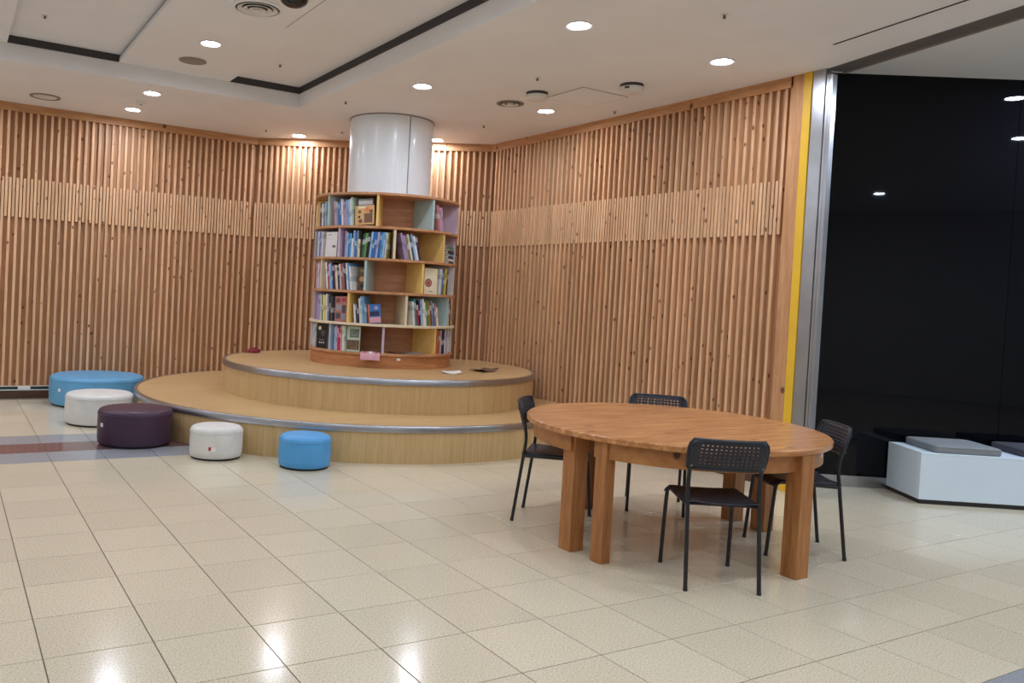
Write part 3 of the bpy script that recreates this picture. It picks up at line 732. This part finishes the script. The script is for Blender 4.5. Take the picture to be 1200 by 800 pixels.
# third shelf
cluster(2, -76, -63, -2, ['pink', 'lavender', 'white', 'lilac'])
cluster(2, -51.5, -25, -8, ['white', 'red', 'light blue', ('light blue', .28), 'blue', 'black', 'pink', 'cream', ('navy', .23), 'white', 'rose', ('rose', .28), 'navy', 'white', 'sky blue', 'white'])
cover(2, -19.2, 0.075, 0.25, 0.012, 'brown', 'dark brown picture book facing out beside the pale teal divider', 0.72, 0, back=4, deco=(('disc', .0, .12, .028, 0, 'tan'), ('disc', .008, .05, .02, 0, 'black'), ('rect', 0, .21, .055, .03, 'olive')))
cover(2, 40.5, 0.165, 0.275, 0.016, 'cream', 'cream book with brown ring emblem facing out on third shelf', 0.765, 0, yaw=-10, back=2, deco=(('disc', -.03, .12, .036, 0, 'rose'), ('ring', -.03, .12, .036, .044, 'brown'), ('disc', -.03, .12, .014, 0, 'brown'), ('rect', 0, .03, .05, .01, 'grey')))
cluster(2, 49.5, 63, 3, ['white', 'light blue', 'blue', 'olive', 'yellow', ('dark green', .27), 'brown'])
cluster(2, 79, 88, 0, ['white', 'rose', 'white'])
# fourth shelf
cluster(3, -92, -76, 0, ['lilac', 'white', 'lavender'])
cluster(3, -66, -43, -4, ['lilac', 'lilac', ('lavender', .28), ('cream', .27), 'green', 'cream', 'yellow', ('white', .285), 'steel grey', 'black', 'dark grey'])
cover(3, -35, 0.155, 0.265, 0.014, 'rose', 'patchwork picture-cover book facing out next to the yellow divider', 0.765, -2, back=2, deco=(('rect', -.04, .22, .05, .04, 'brown'), ('rect', .035, .225, .05, .035, 'red'), ('rect', -.03, .15, .07, .06, 'grey'), ('rect', .04, .13, .05, .08, 'dark grey'), ('rect', -.035, .06, .06, .06, 'dark grey'), ('rect', .04, .05, .06, .05, 'steel grey')))
cluster(3, -22, -11.5, -6, [('white', .2), ('dark grey', .22), ('navy', .2), ('cream', .255), ('light blue', .275), ('sky blue', .28), ('steel grey', .2)])
cover(3, -5.5, 0.13, 0.20, 0.008, 'blue', 'blue picture book with pink lower half leaning on the fourth shelf', 0.775, -6, back=8, deco=(('rect', 0, .035, .126, .06, 'pink'), ('rect', 0, .10, .1, .05, 'navy'), ('disc', .02, .16, .02, 0, 'lilac'), ('rect', -.058, .1, .012, .19, 'orange')))
cluster(3, 25, 51, -8, ['white', ('teal', .28), ('red', .22), 'navy', 'light blue', 'white', 'white', 'green', 'olive', ('brown', .24), 'steel grey', 'blue', ('rose', .24), ('cream', .2)])
cluster(3, 69, 84, 0, ['white', 'brown', ('green', .2), 'white'])
# bottom shelf
cover(4, -57, 0.165, 0.262, 0.014, 'black', 'black cover book with pale moon facing out on bottom shelf', 0.765, 0, yaw=14, back=1, deco=(('disc', -.035, .215, .022, 0, 'cream'), ('disc', .015, .165, .034, 0, 'dark grey'), ('disc', -.03, .06, .008, 0, 'white'), ('disc', .0, .06, .009, 0, 'white'), ('disc', .035, .06, .008, 0, 'white'), ('rect', 0, .09, .08, .006, 'grey')))
cluster(4, -78, -69, 0, ['white', 'light blue', 'white'])
cluster(4, -40, -28.5, -2, ['light blue', 'lavender', ('hot pink', .24), ('red', .24), 'pink', 'white', 'pale green'])
cover(4, -22.5, 0.15, 0.265, 0.016, 'pale green', 'pale green book with dark framed picture facing out on bottom shelf', 0.765, 0, back=2, deco=(('rect', .01, .19, .10, .085, 'dark grey'), ('rect', .01, .19, .085, .07, 'pale green'), ('rect', .01, .19, .05, .02, 'steel grey'), ('rect', 0.0, .07, .14, .1, 'brown'), ('rect', .0, .07, .10, .08, 'cream')))
cluster(4, 50.5, 74, 0, ['orange', 'rose', 'white', 'navy', ('navy', .28), 'white', 'lavender', 'white', 'light blue'])
# alike books of one compartment are told apart by their neighbours in the row
for o, alt in ROWBOOKS:
    if sum(1 for q, _a in ROWBOOKS if q['label'] == o['label']) > 1:
        o['alt'] = alt
for o, alt in ROWBOOKS:
    if 'alt' in o:
        o['label'] = o['alt']; del o['alt']
# loose magazines
def magazine(lv, th, wd, dp, t, col, label, rsp, yaw, dz=0, deco=True, droop=0):
    rad = TOC * cos(R(th)) + RGT * sin(R(th)); ang = math.atan2(rad.y, rad.x)
    n = 10; vs = []; fs = []
    q_ = n + 1
    def hz(x, y): return 0.005 * sin(PI * (x / wd + 0.5)) - droop * max(0.0, -y - 0.08) / dp
    for k in range(2):
        for i in range(q_):
            for j in range(q_):
                x = -wd / 2 + wd * i / n; yv = -dp / 2 + dp * j / n
                vs.append((x, yv, hz(x, yv) + t * k))
    g = [(i * q_ + j, (i + 1) * q_ + j, (i + 1) * q_ + j + 1, i * q_ + j + 1) for i in range(n) for j in range(n)]
    fs = g + [tuple(v + q_ * q_ for v in reversed(f)) for f in g]
    ed = [i * q_ for i in range(q_)] + [n * q_ + j for j in range(1, q_)] + [i * q_ + n for i in range(n - 1, -1, -1)] + [j for j in range(n - 1, 0, -1)]
    fs += [(ed[k], ed[(k + 1) % len(ed)], ed[(k + 1) % len(ed)] + q_ * q_, ed[k] + q_ * q_) for k in range(len(ed))]
    o = MB().add(vs, fs).build('magazine', bookmat(col), None, True)
    p = Vector(BC) + rad * rsp
    o.matrix_world = Matrix.Translation((p.x, p.y, ZSH[lv + 1] + 0.001 + dz)) @ Matrix.Rotation(ang + PI / 2 + R(yaw), 4, 'Z')
    if deco:
        for q in range(3):
            xa = -wd / 2 + .03 + q * wd * .3; xb = xa + wd * .16; m_ = 8; vv = []
            for j in range(m_ + 1):
                yv = -dp * .44 + dp * .88 * j / m_
                vv += [(xa, yv, hz(xa, yv) + t + 0.0012), (xb, yv, hz(xb, yv) + t + 0.0012)]
            MB().add(vv, [(2 * j, 2 * j + 1, 2 * j + 3, 2 * j + 2) for j in range(m_)]).build('cover_print', bookmat(('rose', 'white', 'rose')[q]), o)
    tag(o, label, 'magazine', 'magazines on the bottom shelf')
magazine(4, -8.3, 0.2, 0.22, 0.005, 'pink', 'pink and white magazine hanging over the bottom shelf edge', 0.748, 9, droop=0.55, dz=0.0008)
magazine(4, 14.5, 0.12, 0.25, 0.006, 'brown', 'brown magazine lying flat on the bottom shelf beside lilac divider', 0.65, 2, deco=False)
magazine(4, 31, 0.2, 0.2, 0.008, 'grey', 'grey magazine lying flat on the bottom shelf by the yellow divider', 0.67, -4, deco=False)

# ------------------------------------------------------------------ loose papers and cloth on the platform
def sheet(name, pts, z0, mat, label, cat, th=0.002, curl=0.02, n=8):
    """a curled sheet spanned by four ground points"""
    a, b, c, d = [Vector(p) for p in pts]; ctr = (a + b + c + d) / 4; mb = MB(); vs = []
    for i in range(n + 1):
        for j in range(n + 1):
            s, t = i / n, j / n
            p = (a * (1 - s) + b * s) * (1 - t) + (d * (1 - s) + c * s) * t - ctr
            h = 0.004 + curl * ((abs(s - 0.5) * 2) ** 2.2) * (0.4 + 0.6 * t) + 0.3 * curl * sin(5 * s + 3 * t) ** 2 * s
            vs.append((p.x, p.y, h))
    N = n + 1
    top = [(x, y, zz + th) for x, y, zz in vs]
    fs = [(i * N + j, (i + 1) * N + j, (i + 1) * N + j + 1, i * N + j + 1) for i in range(n) for j in range(n)]
    fs2 = [tuple(q + N * N for q in reversed(f)) for f in fs]
    edge = [i * N for i in range(N)] + [(N - 1) * N + j for j in range(1, N)] + [i * N + N - 1 for i in range(N - 2, -1, -1)] + [j for j in range(N - 2, 0, -1)]
    fe = [(edge[k], edge[(k + 1) % len(edge)], edge[(k + 1) % len(edge)] + N * N, edge[k] + N * N) for k in range(len(edge))]
    o = mb.add(vs + top, fs + fs2 + fe).build(name, mat, None, True)
    o.location = (ctr.x, ctr.y, z0 - min(v[2] for v in vs))
    return tag(o, label, cat)
sheet('paper_sheet', [(4.52, 7.22), (4.76, 7.24), (4.62, 6.98), (4.42, 7.02)], PZ2 + 0.001, 'paper', 'white paper sheet lying on the upper step', 'paper', 0.004, 0.016)
sheet('brown_leaflet', [(4.96, 7.36), (5.2, 7.42), (5.24, 7.20), (4.98, 7.12)], PZ2 + 0.001, 'brown_paper', 'crumpled brown leaflet lying on the upper step', 'leaflet', 0.004, 0.03)
# small crumpled dark red cloth behind the rim
mb = MB(); n = 14; vs = []
for i in range(n):
    for j in range(7):
        a = 2 * PI * i / n; t = j / 6
        rr = 0.085 * cos(t * PI / 2) ** 0.6 * (1 + 0.22 * sin(3 * a + 2 * t) + 0.12 * sin(7 * a))
        vs.append((rr * cos(a), rr * sin(a) * 0.7, 0.055 * sin(t * PI / 2) * (1 + 0.2 * sin(2 * a))))
fs = [(i * 7 + j, ((i + 1) % n) * 7 + j, ((i + 1) % n) * 7 + j + 1, i * 7 + j + 1) for i in range(n) for j in range(6)] + [tuple(i * 7 for i in range(n))]
o = mb.add(vs, fs).build('red_cloth', 'red_cloth', None, True); o.location = (3.21, 9.32, PZ2 + 0.001)
tag(o, 'small crumpled dark red cloth at the back of the upper step', 'cloth')

# ------------------------------------------------------------------ stools
def stool(x, y, r, h, mat, label, tagang=None, tagmat='paper', tagz=0.55, extra=None):
    t = empty('round_stool', (x, y, 0)); tag(t, label, 'stool', 'round vinyl stools along the platform')
    MB().lathe([(0.0005, 0.0), (r * 0.93, 0.0), (r * 0.93, 0.016), (0.0005, 0.016)], 64).build('base', 'black_gap', t, smooth=True)
    prof = [(0.0005, 0.016), (r * 0.955, 0.016), (r * 0.985, 0.024), (r * 1.0, 0.06), (r * 1.008, h * 0.5), (r, h - 0.055)]
    prof += [(r - 0.045 + 0.045 * cos(a), h - 0.048 + 0.04 * sin(a)) for a in [PI / 2 * k / 6 for k in range(1, 6)]]
    prof += [(r - 0.06, h - 0.006), (r * 0.5, h), (0.0005, h + 0.002)]
    MB().lathe(prof, 72).build('cushion', mat, t, smooth=True)
    MB().lathe([(r + 0.001, h - 0.053), (r + 0.0035, h - 0.051), (r + 0.0035, h - 0.048), (r + 0.001, h - 0.046)], 72).build('seam', mat, t, smooth=True)
    if tagang is not None:
        a = R(tagang)
        MB().box(-0.018, 0.018, -0.001, 0.001, -0.016, 0.016).build('label', tagmat, t, loc=((r * 1.008 + 0.0015) * cos(a), (r * 1.008 + 0.0015) * sin(a), h * tagz), rot=(0, 0, a + PI / 2))
        if extra:
            a2 = a - 0.028 / r
            MB().box(-0.012, 0.012, -0.001, 0.001, -0.014, 0.014).build('label', extra, t, loc=((r * 1.008 + 0.0015) * cos(a2), (r * 1.008 + 0.0015) * sin(a2), h * tagz + 0.005), rot=(0, 0, a2 + PI / 2))
    return t
stool(1.56, 9.82, 0.50, 0.335, 'vinyl_blue', 'large wide light blue vinyl stool against the slatted wall', 180 + 32, tagz=0.56)
stool(1.378, 8.485, 0.315, 0.31, 'vinyl_white', 'low white vinyl stool between the blue and purple stools')
stool(1.497, 7.36, 0.309, 0.32, 'vinyl_purple', 'dark purple vinyl stool standing on the maroon floor band', 180 + 20, tagz=0.58)
stool(2.004, 6.632, 0.213, 0.268, 'vinyl_white', 'small white vinyl stool with a torn red and white label', 180 + 68, tagz=0.36, extra='sticker_red')
stool(2.566, 6.092, 0.2075, 0.266, 'vinyl_blue2', 'small bright blue vinyl stool standing in front of the lower step')

# ------------------------------------------------------------------ round table
TC = (3.98, 3.62); TR = 0.897; TZ = 0.705
tb = empty('round_table', (*TC, 0)); tag(tb, 'large round varnished wooden table with thick square legs', 'table')
prof = [(0.0005, TZ - 0.036), (TR - 0.008, TZ - 0.036), (TR, TZ - 0.030), (TR, TZ - 0.006), (TR - 0.006, TZ), (0.0005, TZ)]
MB().lathe(prof, 128).build('tabletop', 'table_top', tb, smooth=True)
AR = 0.85; AZ0, AZ1 = 0.575, TZ - 0.0365
def half_apron(y_lim, up):
    a = math.asin(y_lim / AR)
    a0, a1 = (a, PI - a) if up else (PI - a, 2 * PI + a)
    mb = MB().lathe([(AR - 0.03, AZ0), (AR, AZ0), (AR, AZ1), (AR - 0.03, AZ1)], 56, 0, 0, a0, a1)
    xx = AR * cos(a) - 0.035
    y0, y1 = (y_lim, y_lim + 0.03) if up else (y_lim - 0.03, y_lim)
    mb.box(-xx, xx, y0, y1, AZ0, AZ1)
    return mb.build('apron', 'table_apron', tb, smooth=True)
half_apron(-0.045, True)
half_apron(-0.21, False)
def leg(x0, y0, w=0.1, d=0.1, zt=TZ - 0.0365):
    MB().box(x0 - TC[0], x0 + w - TC[0], y0 - TC[1], y0 + d - TC[1], 0, zt).build('leg', 'table_leg', tb, bevel=0.003)
leg(3.148, 3.555)
leg(3.165, 3.322, 0.07, 0.085)
leg(4.008, 2.737, 0.105, 0.095)
leg(4.685, 3.685); leg(4.665, 3.435, 0.1, 0.1)
leg(3.90, 4.28)
a = R(-66); MB().box(-0.022, 0.022, -0.001, 0.001, -0.012, 0.012).build('label', 'paper', tb, loc=((AR + 0.0012) * cos(a), (AR + 0.0012) * sin(a), 0.635), rot=(0, 0, a + PI / 2))
MB().box(-0.008, 0.008, -0.001, 0.001, -0.012, 0.0).build('label_print', 'dark_plastic', tb, loc=((AR + 0.0032) * cos(a) - .01, (AR + 0.0032) * sin(a), 0.64), rot=(0, 0, a + PI / 2))

# ------------------------------------------------------------------ chairs
def perforated(nx, nz, fx, hole_w, hole_h, holes):
    """grid of cells, each cell optionally with a rectangular hole; fx maps (s,t) in 0..1 to a point"""
    vs = []; fs = []; idx = {}
    def v(s, t):
        k = (round(s, 5), round(t, 5))
        if k not in idx: idx[k] = len(vs); vs.append(fx(s, t))
        return idx[k]
    for i in range(nx):
        for j in range(nz):
            s0, s1, t0, t1 = i / nx, (i + 1) / nx, j / nz, (j + 1) / nz
            if holes(i, j):
                a0, a1 = s0 + (s1 - s0) * (1 - hole_w) / 2, s1 - (s1 - s0) * (1 - hole_w) / 2
                b0, b1 = t0 + (t1 - t0) * (1 - hole_h) / 2, t1 - (t1 - t0) * (1 - hole_h) / 2
                o_ = [v(s0, t0), v(s1, t0), v(s1, t1), v(s0, t1)]; n_ = [v(a0, b0), v(a1, b0), v(a1, b1), v(a0, b1)]
                for k in range(4): fs.append((o_[k], o_[(k + 1) % 4], n_[(k + 1) % 4], n_[k]))
            else: fs.append((v(s0, t0), v(s1, t0), v(s1, t1), v(s0, t1)))
    return MB().add(vs, fs)
def smoothpath(pts, it=2):
    pts = [Vector(p) for p in pts]
    for _ in range(it):
        q = [pts[0]]
        for i in range(len(pts) - 1):
            q += [pts[i] * 0.75 + pts[i + 1] * 0.25, pts[i] * 0.25 + pts[i + 1] * 0.75]
        q.append(pts[-1]); pts = q
    return pts
def make_chair():
    r = empty('stacking_chair')
    rt = 0.0105
    for s in (-1, 1):
        back = smoothpath([(s * 0.184, -0.225, 0.004), (s * 0.180, -0.172, 0.43), (s * 0.180, -0.158, 0.54), (s * 0.180, -0.176, 0.63), (s * 0.180, -0.215, 0.735)])
        MB().tube(back, rt).build('back_leg', 'black_metal', r, smooth=True)
        MB().tube(smoothpath([(s * 0.180, -0.172, 0.425), (s * 0.178, 0.02, 0.43), (s * 0.176, 0.16, 0.436), (s * 0.178, 0.185, 0.425), (s * 0.182, 0.192, 0.38), (s * 0.186, 0.222, 0.004)]), rt).build('front_leg', 'black_metal', r, smooth=True)
        for y in (-0.225, 0.222):
            MB().lathe([(0.0005, 0), (0.0115, 0), (0.0115, 0.016), (0.0005, 0.016)], 14).build('foot_cap', 'black_plastic', r, smooth=True, loc=(s * (0.184 if y < 0 else 0.186), y, 0))
    MB().tube([(-0.18, 0.10, 0.427), (0.18, 0.10, 0.427)], 0.008).build('cross_bar', 'black_metal', r, smooth=True)
    MB().tube([(-0.18, -0.14, 0.424), (0.18, -0.14, 0.424)], 0.008).build('cross_bar', 'black_metal', r, smooth=True)
    # seat: dished plate with slots, front edge rolled down
    def sf(s, t):
        x = (s - 0.5) * 2; y = -0.185 + 0.405 * t
        w_ = 0.196 - 0.012 * (1 - t)
        zz = 0.452 - 0.014 * (1 - x * x) * (1 - 0.5 * t)
        if t > 0.86: zz -= 0.55 * (t - 0.86) ** 1.5 * 1.2
        e = max(0.0, abs(x) - 0.90) / 0.10
        zz -= 0.012 * e * e
        yy = y - (0.018 * max(0, abs(x) - 0.8) / 0.2 if t > 0.5 else 0)
        return (x * w_, yy, zz)
    o = perforated(26, 24, sf, 0.34, 0.66, lambda i, j: 3 <= i <= 22 and 4 <= j <= 19 and (i + j) % 2 == 0).build('seat', 'black_plastic', r, smooth=True)
    o.modifiers.new('thickness', 'SOLIDIFY').thickness = 0.006
    # backrest: curved perforated plate wrapped over the uprights
    def bf(s, t):
        x = (s - 0.5) * 2; zz = 0.615 + 0.152 * t
        cx = 0.198
        k = max(0.0, (t - 0.72) / 0.28); j = max(0.0, (0.16 - t) / 0.16)
        w_ = cx - 0.024 * k * k - 0.008 * j * j
        y = -0.178 - 0.045 * t - 0.022 * (1 - x * x) + 0.012 * max(0, (abs(x) - 0.9) / 0.1) ** 2
        return (x * w_, y, zz)
    o = perforated(17, 8, bf, 0.52, 0.52, lambda i, j: 2 <= i <= 14 and 1 <= j <= 6).build('backrest', 'black_plastic', r, smooth=True)
    sm = o.modifiers.new('thickness', 'SOLIDIFY'); sm.thickness = 0.012; sm.offset = 0
    rim = [bf(0.0, 0.0), bf(0.0, 0.35), bf(0.0, 0.7), bf(0.0, 0.85), bf(0.0, 1.0), bf(0.06, 1.0)] + [bf(k / 10, 1.0) for k in range(1, 10)] + [bf(0.94, 1.0), bf(1, 1), bf(1, .85), bf(1, 0.7), bf(1, 0.35), bf(1, 0.0)] + [bf(k / 10, 0.0) for k in range(9, -1, -1)]
    MB().tube(rim, 0.0085, 8).build('back_rim', 'black_plastic', r, smooth=True)
    for s in (-1, 1):
        MB().lathe([(0.0005, 0), (0.006, 0), (0.006, 0.003), (0.0005, 0.003)], 10).build('screw', 'steel_dark', r, smooth=True, loc=(s * 0.180, -0.193, 0.628), rot=(R(100), 0, 0))
    return r
CH = make_chair()
def chair(i, cx, cy, fx, fy, label):
    o = CH if i == 0 else copy_tree(CH)
    o.location = (cx, cy, 0); o.rotation_euler = (0, 0, math.atan2(fy, fx) - PI / 2)
    tag(o, label, 'chair', 'black stacking chairs around the round table')
CHS = [((3.30, 2.851), (3.616, 2.665), (3.532, 3.255), (3.858, 3.026), 'black perforated chair with its back to the open tiled floor'),
       ((3.262, 4.196), (3.539, 4.41), (3.499, 3.816), (3.888, 4.202), 'black perforated chair with its back to the stepped platform'),
       ((4.422, 4.418), (4.676, 4.133), (4.095, 4.043), (4.405, 3.785), 'black perforated chair with its back to the long slatted wall'),
       ((4.62, 2.85), (4.816, 3.161), (4.214, 3.099), (4.457, 3.44), 'black perforated chair with its back to the dark glass and bench')]
def chair_pose(b1, b2, f1, f2, back=0):
    bx, by = (b1[0] + b2[0]) / 2, (b1[1] + b2[1]) / 2; fx, fy = (f1[0] + f2[0]) / 2, (f1[1] + f2[1]) / 2
    d = Vector((fx - bx, fy - by)).normalized()
    e = Vector((b2[0] - b1[0], b2[1] - b1[1])).normalized(); e = Vector((-e.y, e.x))
    if e.dot(d) < 0: e = -e
    d = (d + e).normalized()
    return bx + d.x * (0.225 - back), by + d.y * (0.225 - back), d.x, d.y
for i, (b1, b2, f1, f2, lab) in enumerate(CHS):
    chair(i, *chair_pose(b1, b2, f1, f2, (0, 0.045, 0.09, 0)[i]), lab)

# ------------------------------------------------------------------ white bench
BD = Vector((0.84, -0.543)).normalized(); BN = Vector((-BD.y, BD.x))
if BN.y < 0: BN = -BN
BO = Vector((6.647, 3.545)); bang_ = math.atan2(BD.y, BD.x)
bench = empty('white_bench', (BO.x, BO.y, 0), bang_); tag(bench, 'long white box bench with dark kickboard in front of the dark glass', 'bench')
BL, BW, BH = 2.6, 0.488, 0.40
MB().box(0.012, BL - 0.012, 0.012, BW - 0.012, 0, 0.035).build('kickboard', 'kick', bench)
MB().box(0, BL, 0, BW, 0.035, BH - 0.018).build('body', 'bench', bench, bevel=0.002)
MB().box(0, BL, 0, BW, BH - 0.018, BH).build('top_board', 'bench', bench, bevel=0.003)
def cushion(u0, u1, v0, v1, mat, label, rz=0):
    w_, d_ = u1 - u0, v1 - v0
    c = BO + BD * (u0 + u1) / 2 + BN * (v0 + v1) / 2
    t = empty('seat_cushion', (c.x, c.y, BH + 0.001), bang_ + rz); tag(t, label, 'cushion', 'fabric cushions on the white bench')
    nx = 14; vs = []; fs = []
    def side(a): return math.copysign(abs(a) ** 0.9, a)
    rings = [(0.97, 0.0), (1.0, 0.012), (1.0, 0.042), (0.985, 0.052), (0.94, 0.057), (0.6, 0.061), (0.0, 0.062)]
    per = []
    for k in range(4 * nx):
        q, f_ = divmod(k, nx); f_ = f_ / nx * 2 - 1
        per.append([(f_, -1), (1, f_), (-f_, 1), (-1, -f_)][q])
    def rnd(p):
        x, y = p; L_ = (abs(x) ** 14 + abs(y) ** 14) ** (1 / 14); return x / L_, y / L_
    for s_, zz in rings:
        for p in per:
            x, y = rnd(p); vs.append((x * w_ / 2 * s_ if s_ > 0.9 or s_ == 0 else x * (w_ / 2) * s_, y * d_ / 2 * s_, zz))
    N = len(per)
    for a in range(len(rings) - 1):
        for k in range(N): fs.append((a * N + k, a * N + (k + 1) % N, (a + 1) * N + (k + 1) % N, (a + 1) * N + k))
    fs.append(tuple(range(N - 1, -1, -1)))
    MB().add(vs, fs).build('cover', mat, t, smooth=True)
    MB().tube([(rnd(p)[0] * w_ / 2 * 1.002, rnd(p)[1] * d_ / 2 * 1.002, 0.045) for p in per] + [(rnd(per[0])[0] * w_ / 2 * 1.002, rnd(per[0])[1] * d_ / 2 * 1.002, 0.045)], 0.003, 6).build('piping', mat, t, smooth=True)
cushion(0.115, 0.62, 0.01, 0.48, 'fabric_grey', 'light grey fabric seat cushion near the end of the bench')
cushion(0.80, 1.36, 0.06, 0.48, 'fabric_dark', 'darker grey fabric seat cushion further along the bench')
cushion(1.5, 2.05, 0.03, 0.48, 'fabric_grey', 'light grey fabric seat cushion past the dark cushion')
